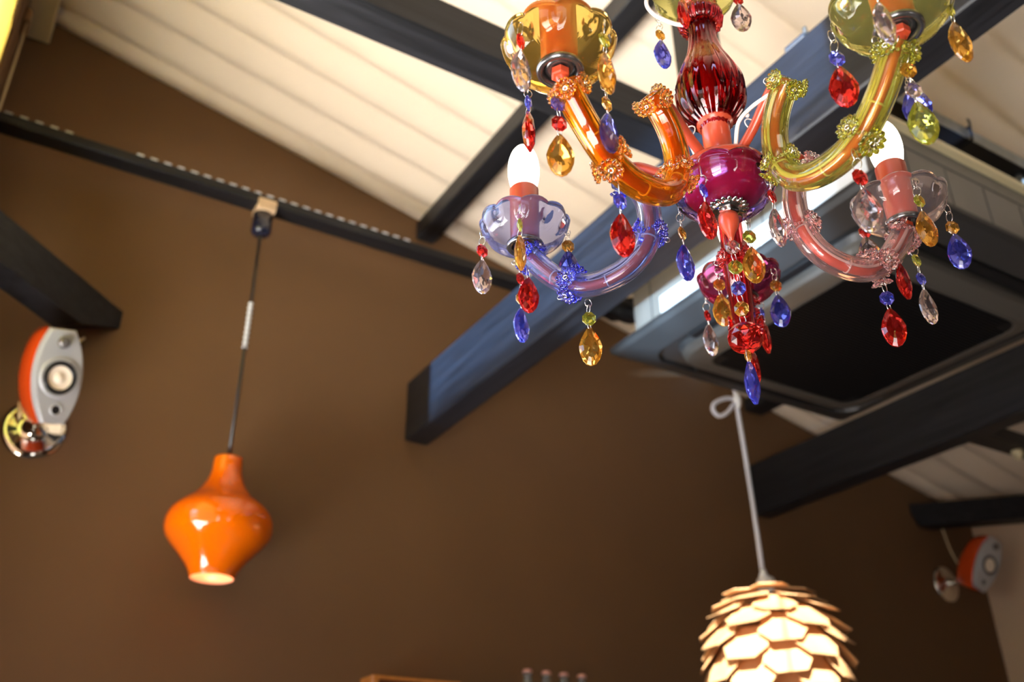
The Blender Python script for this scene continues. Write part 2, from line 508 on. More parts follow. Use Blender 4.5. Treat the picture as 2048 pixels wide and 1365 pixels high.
# roller blind and its bead chain
M_blind = bpy.data.materials.new('yellow_blind_fabric'); M_blind.use_nodes = True
nt = M_blind.node_tree; nt.nodes.clear()
out = nt.nodes.new('ShaderNodeOutputMaterial'); d = nt.nodes.new('ShaderNodeBsdfDiffuse'); t = nt.nodes.new('ShaderNodeBsdfTranslucent'); mx = nt.nodes.new('ShaderNodeMixShader')
d.inputs[0].default_value = (0.88, 0.76, 0.40, 1); t.inputs[0].default_value = (0.66, 0.55, 0.22, 1); mx.inputs[0].default_value = 0.6
wv = nt.nodes.new('ShaderNodeTexWave'); wv.inputs['Scale'].default_value = 60; bp = nt.nodes.new('ShaderNodeBump'); bp.inputs['Strength'].default_value = 0.1
tc = nt.nodes.new('ShaderNodeTexCoord'); nt.links.new(tc.outputs['Object'], wv.inputs['Vector']); nt.links.new(wv.outputs['Fac'], bp.inputs['Height']); nt.links.new(bp.outputs['Normal'], d.inputs['Normal'])
nt.links.new(d.outputs[0], mx.inputs[1]); nt.links.new(t.outputs[0], mx.inputs[2]); nt.links.new(mx.outputs[0], out.inputs[0])
M_bead = pbr('pale_bead', (0.85, 0.8, 0.6), 0.3)
bl = thing('roller_blind', (XL, 1.9, 2.1), 'yellow roller blind with a bead chain in the window', 'blind')
m = MB(); m.box((XL-.010, .742, 1.10), (XL-.007, 2.357, 2.06)); m.build('fabric', M_blind, bl)
m = MB(); m.box((XL-.028, .742, 2.045), (XL-.002, 2.358, 2.149), bevel=.006); m.build('head_box', M_frame, bl)
def bead_chain(x, y, z0, z1, r=.0022, gap=.0075):
    m = MB(); z = z0
    while z < z1:
        m.sphere((x, y, z), r, 6, 4); z += gap
    m.tube([(x, y, z0), (x, y, z1)], .0006, 5)
    return m
bead_chain(XL+.004, 2.13, 1.35, 2.05, .0030, .016).build('bead_chain', M_bead, bl)
M_cord = pbr('beige_cord', (0.62, 0.50, 0.30), 0.7)
m = MB()
for yy in (2.545, 2.59): m.tube([(-.166, yy, 1.50), (-.166, yy, 2.26)], .0022, 6)
pcd = thing('pull_cord', (-.166, 2.57, 2.3), 'pair of thin beige pull cords hanging in the corner beside the yellow blind', 'cord')
m.build('cord', M_cord, pcd)
m = MB(); m.box((XL+.0005, 2.53, 2.26), (-.158, 2.61, 2.31), bevel=.004); m.build('bracket', M_frame, pcd)

# ---------------- air conditioner
M_acd = pbr('dark_grey_satin_plastic', (0.016, 0.0155, 0.016), 0.45, noise=0.05, nscale=20)
M_acl = pbr('grey_brown_satin_plastic', (0.046, 0.041, 0.036), 0.45)
M_black = pbr('black_plastic', (0.003, 0.003, 0.004), 0.6, spec=.2)
M_sheet = pbr('grey_sheet_metal', (0.20, 0.185, 0.165), 0.4, metal=0.25, noise=0.06, nscale=12)
AX0, AX1, AY0, AY1, AZ = 1.515, 2.478, 0.982, 1.945, 1.300
acx, acy = (AX0+AX1)/2, (AY0+AY1)/2
ac = thing('air_conditioner', (acx, acy, AZ), 'dark grey square ceiling air conditioner with a black grille', 'air conditioner')
def rsq(h, r, n=8, cx=acx, cy=acy, z=0.0):
    pts = []
    for qx, qy, a0 in ((1, 1, 0), (-1, 1, PI/2), (-1, -1, PI), (1, -1, 1.5*PI)):
        for k in range(n+1):
            a = a0 + PI/2*k/n
            pts.append((cx+qx*(h-r)+r*math.cos(a), cy+qy*(h-r)+r*math.sin(a), z))
    return pts
m = MB(); m.loft([rsq(.425, .01, 4, z=1.306), rsq(.425, .01, 4, z=1.545)])
body = m.build('housing', M_sheet, ac)
m = MB(); m.box((acx-.4275, acy-.43, 1.310), (acx-.4252, acy+.30, 1.405)); m.build('sun_strip_plate', pbr('pale_sun_strip', (.72, .74, .76), .35, metal=.2), body, label='pale plate standing in for a sunlit strip on the side')  # sunlit strip on the housing, put into a paler plate
m = MB()                                       # pressed seams on the housing
for s in (-1, 1):
    for k in range(5):
        xx = acx - .26 + k*.15
        m.box((xx-.0015, acy+s*.4252-.001, 1.35), (xx+.0015, acy+s*.4252+.001, 1.49))
        m.box((acx+s*.4252-.001, acy-.26+k*.15-.0015, 1.35), (acx+s*.4252+.001, acy-.26+k*.15+.0015, 1.49))
    m.box((acx-.3, acy+s*.4252-.001, 1.497), (acx+.4, acy+s*.4252+.001, 1.501))
    m.box((acx+s*.4252-.001, acy-.3, 1.497), (acx+s*.4252+.001, acy+.4, 1.501))
m.build('seam', M_dgrey, body)
m = MB(); m.loft([rsq(.427, .01, 4, z=1.545), rsq(.445, .01, 4, z=1.547), rsq(.445, .01, 4, z=1.56), rsq(.427, .01, 4, z=1.562)]); m.build('top_flange', M_casing, ac)
m = MB()
hh = .4815
m.loft([rsq(hh, .012, z=1.306), rsq(hh, .012, z=1.294), rsq(hh-.012, .02, z=1.284), rsq(.425, .06, z=1.270), rsq(.402, .07, z=1.262)], smooth=False, cap1=False)
m.loft([rsq(.402, .07, z=1.262), rsq(.398, .07, z=1.275), rsq(.36, .07, z=1.280), rsq(.352, .07, z=1.262)], cap0=False, cap1=False)
pan = m.build('panel', M_acd, ac)
m = MB(); m.loft([rsq(.356, .075, z=1.262), rsq(.353, .075, z=1.250), rsq(.345, .075, z=1.240), rsq(.300, .055, z=1.229), rsq(.294, .05, z=1.226), rsq(.288, .045, z=1.229)], cap0=False, cap1=False)
m.build('inner_frame', M_acl, ac)
m = MB()
for s in (-1, 1):                              # four curved outlet flaps in the slot
    m.box((acx-.24, acy+s*.379-.016, 1.258), (acx+.24, acy+s*.379+.016, 1.268), bevel=.004)
    m.box((acx+s*.379-.016, acy-.24, 1.258), (acx+s*.379+.016, acy+.24, 1.268), bevel=.004)
m.build('air_flap', M_black, ac)
m = MB(); m.loft([rsq(.292, .045, z=1.240), rsq(.290, .045, z=1.231)])
k = -.28
while k <= .28:
    hw = .285 if abs(k) < .24 else .245
    m.box((acx-hw, acy+k-.0025, 1.226), (acx+hw, acy+k+.0025, 1.232)); k += .0105
m.build('grille', M_black, ac)
# hanging rods of the unit and a black hose with its strap
for sx in (-1, 1):
    for sy in (1,):
        xx, yy = acx+sx*.10, acy+sy*.39
        m = MB(); m.tube([(xx, yy, 1.562), (xx, yy, zc(xx)-.001)], .005, 8); m.build('hanging_rod', M_steel, ac)
hs = thing('hanging_channel', (2.05, 1.10, 1.72), 'black channel above the air conditioner with a cable tie around it', 'channel')
CY = 1.10; CZ = 1.724
m = MB(); m.box((1.62, CY-.028, CZ-.016), (2.40, CY+.028, CZ+.016), bevel=.002); m.build('channel', M_black, hs)
m = MB(); m.box((1.62, CY-.031, CZ+.016), (2.40, CY+.031, CZ+.021)); m.box((1.62, CY-.0315, CZ-.018), (2.40, CY-.0285, CZ+.016)); m.build('edge_strip', M_steel, hs)
m = MB(); m.tube([(2.11, CY-.036, CZ+.02), (2.112, CY-.036, CZ-.022), (2.113, CY+.03, CZ-.022), (2.112, CY+.036, CZ+.02), (2.111, CY, CZ+.026)], .004, 7, closed=True)
m.tube([(2.11, CY-.036, CZ-.02), (2.105, CY-.045, CZ+.03), (2.11, CY-.04, CZ+.045)], .003, 6); m.build('cable_tie', M_black, hs)
m = MB(); m.tube([(2.37, CY, CZ+.02), (2.37, CY, 1.5625)], .006, 8); m.lathe([(.011, -.030), (.011, -.018)], (2.37, CY, CZ), 6, smooth=False); m.build('hanging_bolt', M_steel, hs)
ps = thing('insulated_pipes', (1.55, 2.0, 1.48), 'black lagged pipes between the big beam and the far corner of the air conditioner', 'pipe')
m = MB()
for dx, dz, r in ((0, 0, .030), (.05, .015, .022), (.02, .042, .020)):
    m.tube(catmull([(1.70, 1.925+dx, 1.465+dz), (1.62, 1.96+dx, 1.470+dz), (1.53, 2.03+dx, 1.505+dz), (1.48, 2.3+dx, 1.58+dz), (1.47, YW-.03, 1.60+dz)], 5), [r*(1+.16*math.sin(i*2.3)) for i in range(21)], 12)
m.build('hose', M_black, ps)

# ------------------------------------------------------------------ pendants, speakers, bottles
M_bcap = pbr('blue_black_bakelite', (0.010, 0.012, 0.028), 0.22, coat=0.4)
M_peg = pbr('pale_wood_block', (0.62, 0.44, 0.28), 0.6, noise=0.1, nscale=20)
M_bcord = pbr('black_cord', (0.018, 0.014, 0.014), 0.35, coat=0.3)
M_orange = pbr('orange_opal_glass', (1.0, 0.225, 0.001), 0.12, coat=1.0, spec=0.6)
nt = M_orange.node_tree
tl = nt.nodes.new('ShaderNodeBsdfTranslucent'); tl.inputs[0].default_value = (1.0, .26, .002, 1)
ms = nt.nodes.new('ShaderNodeMixShader'); ms.inputs[0].default_value = .35
nt.links.new(nt.nodes['Principled BSDF'].outputs[0], ms.inputs[1]); nt.links.new(tl.outputs[0], ms.inputs[2])
nt.links.new(ms.outputs[0], nt.nodes['Material Output'].inputs[0])
M_peach = pbr('pale_glass_lining', (0.95, 0.55, 0.38), 0.25)
# orange glass pendant
px_, py_ = .634, 2.588
pen = thing('pendant_lamp', (px_, py_, .67), 'glossy orange glass pendant lamp on a black cord from the wall rail', 'pendant lamp')
m = MB(); m.box((px_-.030, 2.5475, 1.862), (px_+.030, py_+.028, 1.8846), bevel=.003); m.box((px_-.030, 2.5475, 1.880), (px_+.030, 2.5515, 1.902)); m.build('mounting_block', M_peg, pen)
m = MB(); m.lathe([(.004, 1.7839), (.022, 1.7849), (.0295, 1.7916), (.0325, 1.7992), (.032, 1.8618)], (px_, py_, 0), 28); m.build('ceiling_cap', M_bcap, pen)
m = MB(); m.lathe([(.004, 1.7668), (.005, 1.7696), (.005, 1.7849)], (px_, py_, 0), 10); m.build('cord_grip', M_steel, pen)
zt, zb = 1.0142, .6742
m = MB(); m.tube([(px_, py_, 1.7839), (px_+.001, py_, 1.43), (px_, py_, zt-.02)], .0052, 8); m.build('cord', M_bcord, pen)
m = MB(); m.tube([(px_+.0005, py_-.001, 1.5280 - .155*i/54) for i in range(55)], [.0066-.0022*math.cos(2*PI*i/6)*-1 for i in range(55)], 8); m.build('cord_highlight', pbr('pale_cord_highlight', (.62, .66, .72), .2), pen, label='pale beaded highlight on the cord')  # highlights on the black cord, modelled as a pale beaded tube
R = .00137                                        # metres per pixel at the lamp
H = (zt-zb)
pr = [(28, 0), (29, .035), (29.5, .10), (32, .155), (40, .235), (57, .330), (80, .405), (97, .475), (105, .565), (102.5, .655), (91, .725), (77.5, .785), (64, .85), (53, .91), (45.5, .965), (43.5, 1.0)]
out = [tuple((q.x, q.y)) for q in catmull([(r*R, zt - t*H, 0) for r, t in pr], 4)]
m = MB()
inn = [(r-.004, z) for r, z in out]
m.lathe([(.007, zt-.004), (.030, zt+.001), (.036, zt+.0005)] + out[0:] + [(out[-1][0]-.002, zb-.0015)], (px_, py_, 0), 56)
m.f.pop(); m.s.pop()                              # open at the bottom
m.build('glass_shade', M_orange, pen)
m = MB(); m.lathe([(out[-1][0]-.002, zb-.0013)] + inn[::-1][:-6] + [(.010, inn[6][1])], (px_, py_, 0), 56)
m.f = m.f[:-2]; m.s = m.s[:-2]
m.build('shade_lining', M_peach, pen, label='pale pink inside of the orange glass')
M_bulb = pbr('milky_bulb_off', (0.9, 0.85, 0.75), 0.3)
m = MB(); m.sphere((px_, py_, .80), .035, 20, 12, (1, 1, 1.2)) if False else m.sphere((px_, py_, .862), .028, 20, 12, (1, 1, 1.2)); m.lathe([(.018, .892), (.018, .93), (.02, .98)], (px_, py_, 0), 16); m.build('light_bulb', M_bulb, pen)
light('pendant_bulb_light', 'POINT', (px_, py_, .80), (0, 0, -1), 0.7, (1.0, .72, .42), shadow_soft_size=.03)

# wooden pinecone pendant
M_ply = pbr('birch_plywood_leaf', (0.62, 0.36, 0.17), 0.5, noise=0.10, nscale=14, stretch=(1, 1, .2))
M_wcord = pbr('white_cord', (0.62, 0.62, 0.68), 0.55)
M_white = pbr('white_plastic', (0.8, 0.8, 0.8), 0.35)
cx, cy, ct = 2.186, 2.1, .742
pc = thing('pendant_lamp', (cx, cy, .5), 'wooden pinecone pendant lamp of overlapping leaves on a white cord', 'pendant lamp')
m = MB()
hk = 1.372
m.tube([(cx-.004, cy+.004, ct+.02), (cx-.006, cy+.004, .98), (cx-.012, cy+.004, 1.2), (cx-.019, cy+.003, hk-.05), (cx-.020, cy+.003, hk), (cx-.016, cy+.006, 1.5), (cx-.010, cy+.01, zc(cx)-.002)], .0075, 10)
lp = catmull([(cx-.024, cy+.002, hk-.006), (cx-.066, cy+.01, hk-.014), (cx-.104, cy+.02, hk-.036), (cx-.112, cy+.022, hk-.062), (cx-.092, cy+.018, hk-.080), (cx-.062, cy+.008, hk-.064), (cx-.040, cy, hk-.036), (cx-.022, cy+.002, hk-.022)], 5)
m.tube(lp, .0072, 8)
m.build('cord', M_wcord, pc)
m = MB(); m.sphere((cx-.021, cy-.002, hk-.016), .014, 14, 12, (1, 1, 2.1)); m.build('cord_adjuster', M_white, pc)
m = MB(); m.lathe([(.013, ct+.012), (.014, ct+.03), (.009, ct+.036), (.009, ct+.046)], (cx-.003, cy+.003, 0), 18)
m.lathe([(.026, ct-.035), (.028, ct-.03), (.028, ct+.012), (.022, ct+.020), (.012, ct+.022)], (cx, cy, 0), 24); m.build('lamp_holder', M_white, pc)
cz0, ra, rb = .540, .150, .185                   # core ellipsoid the leaves are pinned to
m = MB()
for k in range(10):                              # bent ribs that carry the leaves
    a = 2*PI*k/10
    pts = [(cx+ra*.93*math.sin(t)*math.cos(a), cy+ra*.93*math.sin(t)*math.sin(a), cz0+rb*.95*math.cos(t)) for t in [.16+.16*i for i in range(15)]]
    m.tube(pts, .003, 5)
m.build('wire_frame', M_ply, pc)
def leaf_mesh(wd, ln):
    m = MB()
    pts = [(-.26, 0), (.26, 0), (.5, .60), (.30, 1.0), (-.30, 1.0), (-.5, .60)]
    poly = [(x*wd, -y*ln) for x, y in pts]
    n = len(poly)
    def bow(x, y, z): return (x, y, z - .9*x*x/wd*.25)
    top = [bow(x, y, .0016) for x, y in poly]; bot = [bow(x, y, -.0016) for x, y in poly]
    m.add(bot+top, [tuple(range(n-1, -1, -1)), tuple(range(n, 2*n))] + [(k, (k+1) % n, n+(k+1) % n, n+k) for k in range(n)])
    return m.mesh('leaf', M_ply, recalc=True)
proot = Vector((cx, cy, .5))
me = leaf_mesh(.140, .125)
for ri in range(12):
    th = 15 + ri*11.8
    sz = min(1.0, .80+.06*ri) * (1.0 if th < 112 else 1-.010*(th-112))
    fl = 10 + min(22, ri*3.2)
    for k in range(6):
        jr = random.Random(ri*7+k)
        a = 2*PI*(k + .5*(ri % 2))/6 + math.radians(-129)
        t = math.radians(th)
        out_ = Vector((math.cos(a), math.sin(a), 0))
        P = Vector((cx, cy, cz0)) + out_*(ra*math.sin(t)) + Vector((0, 0, rb*math.cos(t)))
        td = (out_*math.cos(t)*ra - Vector((0, 0, 1))*math.sin(t)*rb).normalized()
        nn = (out_*math.sin(t)*rb + Vector((0, 0, 1))*math.cos(t)*ra).normalized()
        q = math.radians(fl + jr.uniform(-4, 5))
        dn = td*math.cos(q) + nn*math.sin(q)
        zz = nn*math.cos(q) - td*math.sin(q)
        xx = (-dn).cross(zz)
        j = jr.uniform(-.10, .10)
        xx, up = xx*math.cos(j) + dn*math.sin(j), -dn*math.cos(j) + xx*math.sin(j)
        o = bpy.data.objects.new('leaf', me); COL.objects.link(o); o.parent = pc
        o.matrix_local = frame(P+nn*.004-proot, xx*sz, up*sz, zz*sz)

# loudspeakers
M_sil = pbr('silver_baffle', (0.50, 0.52, 0.56), 0.38, metal=0.25, coat=0.2)
M_spk = pbr('orange_red_lacquer', (0.72, 0.075, 0.010), 0.22, coat=0.8)
M_cone = pbr('cream_paper_cone', (0.95, 0.84, 0.70), 0.5)
M_rub = pbr('black_rubber', (0.010, 0.011, 0.013), 0.35)
M_chr = pbr('chrome', (0.78, 0.74, 0.66), 0.05, metal=1.0)
M_tw = pbr('grey_tweeter_dome', (0.16, 0.15, 0.15), 0.3, metal=0.5)
def speaker(c, nrm, up, wall_pt, cable, label):
    z = Vector(nrm).normalized(); y = (Vector(up)-z*Vector(up).dot(z)).normalized(); x = y.cross(z)
    F = frame(c, x, y, z)
    t = thing('speaker', c, label, 'speaker', 'wall speakers')
    hw, hh = .066, .124
    def outline(s, sy=1.0, z=0.0):
        pts = []
        for i in range(13):                      # right side bottom to top
            v = -1+2*i/12
            w = hw*(1-.50*abs(v)**2.2) * (1.0 if v > 0 else 1-.06*abs(v))
            pts.append((w*s, v*hh*sy, z))
        L = [(-px, py, z) for px, py, z in pts[::-1]]
        return pts + L
    m = MB(); m.loft([outline(.985, .99, 0.0), outline(1.0, 1.0, -.006), outline(1.04, 1.02, -.022), outline(1.0, .99, -.062), outline(.8, .9, -.1), outline(.5, .7, -.12)], M=F, smooth=True, cap1=True)
    m.s[-2:] = [False, False]
    m.build('cabinet', M_spk, t)
    m = MB(); m.loft([outline(1.0, 1.0, .0), outline(1.0, 1.0, .010), outline(.96, .985, .016), outline(.90, .965, .018)], M=F)
    m.lathe([(.0545, .017), (.053, .022), (.050, .024), (.045, .0235), (.043, .018)], (0, -.004, 0), 40, M=F, cap=False)
    baf = m.build('baffle', M_sil, t, label='silver front baffle')
    m = MB(); m.lathe([(.0, .034), (.008, .0335), (.014, .030), (.0165, .0235), (.0165, .018)], (0, .089, 0), 24, M=F); m.build('tweeter', M_tw, t)
    wf = MB(); wf.lathe([(.045, .0185), (.0445, .0240), (.041, .0270), (.035, .0262), (.0315, .0225), (.0305, .0195)], (0, -.004, 0), 40, M=F, cap=False)
    wo = wf.build('woofer', M_rub, t, label='woofer with black rubber surround')
    m = MB(); m.lathe([(.0320, .0228), (.024, .0208), (.0130, .0190), (.0118, .0205), (.008, .0225), (.0, .0232)], (0, -.004, 0), 40, M=F, cap=False); m.build('cone', M_cone, wo)
    m = MB(); m.lathe([(.0, .0187), (.0115, .0187)], (0, -.088, 0), 24, M=F, cap=False); pt_ = m.build('bass_port', M_rub, t)
    m = MB(); m.lathe([(.0115, .0188), (.0125, .0215), (.0145, .0222), (.016, .0185)], (0, -.088, 0), 24, M=F, cap=False); m.build('port_ring', M_sil, pt_)
    # chrome stand: dish on the wall, bent arm
    wp = Vector(wall_pt[0]); wn = Vector(wall_pt[1])
    wx = Vector((0, 0, 1)).cross(wn).normalized(); wy = wn.cross(wx)
    Fw = frame(wp, wx, wy, wn)
    m = MB(); m.lathe([(.084, .001), (.084, .006), (.080, .011), (.066, .014), (.040, .012), (.022, .018), (.014, .030), (.012, .04), (0, .042)], (0, 0, 0), 40, M=Fw)
    st = m.build('wall_dish', M_chr, t, label='round chrome wall dish')
    back = F @ Vector((0, -.055, -.105))
    m = MB(); m.tube(catmull([wp+wn*.03, wp+wn*.065, (wp+wn*.08+back*1)/2 if False else wp.lerp(back, .55)+wn*.02, back], 6), .011, 12); m.build('bracket_arm', M_chr, t)
    m = MB(); m.tube(catmull(cable + [F @ Vector((-.01, -.02, -.112))], 6), .0042, 7); m.build('cable', M_cord, t)
    return t
SPL_C = (.146, 2.535, 1.132)
speaker(SPL_C, (.40, -.85, -.30), (-.30, 0.0, 1.0), ((.135, YW-.0005, 1.055), (0, -1, 0)),
        [(.205, 2.715, 1.348), (.150, 2.68, 1.26), (.085, 2.66, 1.15), (.09, 2.62, 1.03)], 'orange speaker with a silver face on the left of the brown wall')
SPR_C = (4.05, 2.545, 1.165)
speaker(SPR_C, (-.12, -.93, -.32), (.38, 0.0, 1.0), ((4.02, YW-.0005, 1.115), (0, -1, 0)),
        [(4.02, 2.70, 1.366), (4.035, 2.69, 1.25), (4.06, 2.66, 1.14)], 'orange speaker in the dim corner beside the cream wall')

# wooden picture-rail box and the row of bottles at the lower edge
M_owood = pbr('orange_brown_wood', (0.50, 0.19, 0.04), 0.35, noise=0.2, nscale=12, stretch=(4, 4, .6), coat=0.2)
M_dwood = pbr('red_brown_wood', (0.17, 0.05, 0.015), 0.5, noise=0.2, nscale=12)
sh = thing('wall_shelf', (1.63, 2.66, .285), 'wooden shelf on the brown wall under the row of capped bottles', 'shelf')
m = MB(); m.box((1.50, 2.54, .270), (2.10, YW-.002, .292), bevel=.002); m.build('board', M_owood, sh)
for xx in (1.62, 1.98):
    m = MB(); m.prism([(0, 0), (.16, 0), (0, -.12)], -.01, .01, M=frame((xx, YW-.003, .270), (0, -1, 0), (0, 0, 1), (1, 0, 0))); m.build('bracket', M_dwood, sh)
cb = thing('wooden_frame', (1.30, 2.70, .2), 'orange wooden frame whose corner shows at the lower edge', 'frame')
fx0, fx1, fzt, fzb, fy = 1.142, 1.43, .478, -.10, 2.655
m = MB(); m.box((fx0, fy, fzb), (fx0+.022, YW-.002, fzt), bevel=.002); m.box((fx1-.022, fy, fzb), (fx1, YW-.002, fzt), bevel=.002)
m.box((fx0+.022, fy, fzt-.009), (fx1-.022, YW-.002, fzt-.001)); m.box((fx0+.022, fy, fzb), (fx1-.022, YW-.002, fzb+.02)); m.build('frame', M_owood, cb)
m = MB(); m.box((fx0+.022, fy+.012, fzb+.02), (fx1-.022, YW-.006, fzt-.0095)); m.build('back_board', M_dwood, cb)
M_bottle = pbr('pale_blue_bottle_glass', (0.62, 0.76, 0.80), 0.03, trans=0.9, ior=1.45)
M_ccap = pbr('pink_copper_cap', (0.72, 0.36, 0.30), 0.4, metal=0.3)
M_blabel = pbr('paper_label', (0.72, 0.68, 0.58), 0.7)
def bottle(x, y, z, label):
    t = thing('bottle', (x, y, z), label, 'bottle', 'capped bottles in a row')
    m = MB(); zz = z
    m.lathe([(.026, zz), (.030, zz+.004), (.0305, zz+.12), (.028, zz+.145), (.018, zz+.175), (.0135, zz+.195), (.0125, zz+.222), (.0135, zz+.224), (.0135, zz+.230), (.0115, zz+.234)], (x, y, 0), 28); m.build('glass', M_bottle, t)
    m = MB(); n = 42
    m.lathe([(.0158, zz+.229), (.0152, zz+.233), (.0135, zz+.2385), (.010, zz+.240), (0, zz+.2405)], (x, y, 0), n, mod=lambda a, i, r, z_: (r*(1+(.03 if i == 0 else 0)*math.cos(21*a)), z_)); m.build('crown_cap', M_ccap, t)
    m = MB(); m.lathe([(.0309, zz+.04), (.0309, zz+.11)], (x, y, 0), 28); m.f = m.f[:-2]; m.s = m.s[:-2]; m.build('paper_label', M_blabel, t)
names = ['leftmost of the four bottles with pink copper caps', 'second bottle from the left, pink copper cap', 'third bottle from the left, pink copper cap', 'rightmost of the four bottles with pink copper caps']
for i, (x, l) in enumerate(zip((1.660, 1.730, 1.796, 1.866), names)):
    bottle(x, 2.645, .2925, l)
# small cream lamp socket on the tie beam at the right edge
sk = thing('lamp_socket', (3.60, 2.02, 1.41), 'small cream lamp socket under the short tie beam at the right edge', 'socket')
m = MB(); m.lathe([(.022, 1.4195), (.022, 1.405), (.016, 1.398), (.012, 1.385), (0, 1.384)], (3.56, 1.99, 0), 20); m.build('base', M_casing, sk)

# ------------------------------------------------------------------ the chandelier
AXX, AXY = .584, .545
AR = {'amber': (.2407, -166.78), 'blue': (.2197, 123.54), 'red': (.2154, 42.47), 'pink': (.2091, -15.19), 'green': (.2334, -95.93)}
ZB = .59
M_enam = pbr('orange_red_enamel', (0.42, 0.050, 0.018), 0.35, coat=0.25)
M_wire = pbr('silver_wire', (0.75, 0.70, 0.62), 0.2, metal=1.0)
M_nick2 = pbr('nickel', (0.55, 0.54, 0.52), 0.16, metal=1.0)
M_ring = pbr('dark_nickel', (0.20, 0.19, 0.19), 0.22, metal=0.9)
M_lead = pbr('white_lead_wire', (0.80, 0.68, 0.60), 0.5)
M_lit = pbr('lit_frosted_bulb', (0.9, 0.88, 0.8), 0.35, emit=(1.0, 0.93, 0.78), estr=6.0)
TUBE = {'amber': (1.0, .52, .06), 'blue': (.62, .66, 1.0), 'red': (.74, .10, .12), 'pink': (1.0, .80, .80), 'green': (.86, .83, .32)}
DISH = {'amber': (1.0, .70, .20), 'blue': (.62, .66, 1.0), 'red': (.70, .10, .24), 'pink': (1.0, .86, .86), 'green': (.90, .86, .34)}
GEM = {'amber': (1.0, .56, .12), 'blue': (.22, .24, .95), 'red': (.80, .05, .04), 'pink': (1.0, .84, .84), 'green': (.78, .78, .16)}
NAME = {'amber': 'amber', 'blue': 'blue', 'red': 'dark red', 'pink': 'pale pink', 'green': 'olive green'}
G_tube = {k: glass('arm_glass_'+k, v, 0.01, 1.42, .05) for k, v in TUBE.items()}
G_dish = {k: glass('cup_glass_'+k, v, 0.0, 1.36, .06) for k, v in DISH.items()}
G_gem = {k: glass('crystal_'+k, v, 0.0, 1.40, .03 if k == 'pink' else .08) for k, v in GEM.items()}
G_bead = {k: glass('bead_'+k, tuple(c**.8 for c in GEM[k]), 0.03, 1.45) for k in GEM}
G_bead['pink'] = glass('bead_pink2', (1.0, .76, .76), 0.03, 1.45)

ch = thing('chandelier', (AXX, AXY, .6), 'five-armed multicoloured glass chandelier with faceted drops', 'chandelier')
# --- central column
m = MB(); m.tube([(AXX, AXY, .66), (AXX, AXY, .90)], .0075, 12); m.tube([(AXX, AXY, .90), (AXX, AXY, 1.05)], .006, 10); m.build('stem', M_enam, ch)
m = MB()
z = 1.03; i = 0
while z < zc(AXX)-.10:
    r = .011
    a = PI/2*(i % 2)
    pts = [(AXX + (r*.7*math.cos(t))*math.cos(a), AXY + (r*.7*math.cos(t))*math.sin(a), z + r*1.5*math.sin(t)) for t in [2*PI*k/14 for k in range(14)]]
    m.tube(pts, .0018, 6, closed=True); z += .026; i += 1
m.build('chain', M_enam, ch)
m = MB(); m.lathe([(.004, zc(AXX)-.085), (.012, zc(AXX)-.08), (.045, zc(AXX)-.06), (.052, zc(AXX)-.03), (.052, zc(AXX)-.006)], (AXX, AXY, 0), 32); m.tube([(AXX, AXY, z-.01), (AXX, AXY, zc(AXX)-.08)], .002, 6); m.build('ceiling_rose', M_enam, ch)
# red blown vase
G_vase = glass('ruby_lustre_glass', (.50, .035, .05), 0.0, 1.42)
vp = catmull([(.0145, .668, 0), (.0165, .674, 0), (.0255, .683, 0), (.0338, .697, 0), (.0368, .714, 0), (.0352, .733, 0), (.0285, .752, 0), (.0205, .772, 0), (.0160, .792, 0), (.0150, .808, 0), (.0175, .820, 0)], 4)
vo = [(p.x, p.y) for p in vp]
def fl(a, i, r, z): return (r*(1+.022*math.cos(18*a)), z)
m = MB(); n = 108
prof = vo + [(r-.0016, z_) for r, z_ in vo[::-1]]
m.lathe(prof, (AXX, AXY, 0), n, closed=True, mod=fl); m.build('vase', G_vase, ch, label='ruby red fluted glass vase')
# fluted collar with beads above it
m = MB()
m.lathe([(.0150, .812), (.0235, .818), (.0255, .828), (.0225, .838), (.019, .842), (.0165, .842), (.019, .836), (.0205, .828), (.018, .820), (.0155, .815)], (AXX, AXY, 0), 96, closed=True, mod=lambda a, i, r, z_: (r*(1+.035*math.cos(24*a)), z_))
cl = m.build('collar', G_vase, ch)
m = MB(); m.lathe([(.0148, .843), (.0195, .843), (.0205, .847), (.0195, .851), (.0148, .851)], (AXX, AXY, 0), 40, closed=True); m.build('collar_ring', M_enam, ch)
m = MB()
for k in range(26):
    a = 2*PI*k/26; m.sphere((AXX+.0195*math.cos(a), AXY+.0195*math.sin(a), .8535), .0024, 8, 6)
m.build('bead_ring', M_wire, ch)

def cup(cx, cy, z, mat, name, parent, S=1.0, lobes=10, rmin=.0155, up=1.0, t=.0014):
    """scalloped glass cup: outer face with dimples and fine rays, smooth inner face"""
    base = [(.0155, 0), (.0195, .0005), (.0240, .0011), (.0285, .0020), (.0330, .0034), (.0372, .0055), (.0408, .0083), (.0438, .0120), (.0461, .0166), (.0478, .0220), (.0492, .0285)]
    nb = len(base); n = lobes*18
    outer = [(r*S, zz*S*up) for r, zz in base]
    inner = [((r-.0004)*S, zz*S*up+t) for r, zz in base[::-1]]
    def md(a, i, r, zz):
        j = i if i < nb else 2*nb-1-i
        u = j/(nb-1)
        lob = abs(math.cos(lobes*a/2))**.8
        w = max(0.0, (u-.45)/.55)**1.6
        r2 = r*(1 + .05*w*(lob-.55)); z2 = zz + .0028*S*w*(lob-.6)
        if i < nb:
            if .1 < u < .62:
                r2 += .0008*S*math.cos(lobes*9*a)*math.sin(PI*(u-.1)/.52)
            da = (a*lobes/(2*PI)) % 1.0 - .5
            e = (da/.26)**2 + ((u-.74)/.17)**2
            if e < 1: z2 += .0021*S*(1-e); r2 -= .0012*S*(1-e)
        return r2, z2
    m = MB(); m.lathe(outer+inner, (cx, cy, z), n, closed=True, mod=md)
    return m.build(name, mat, parent)

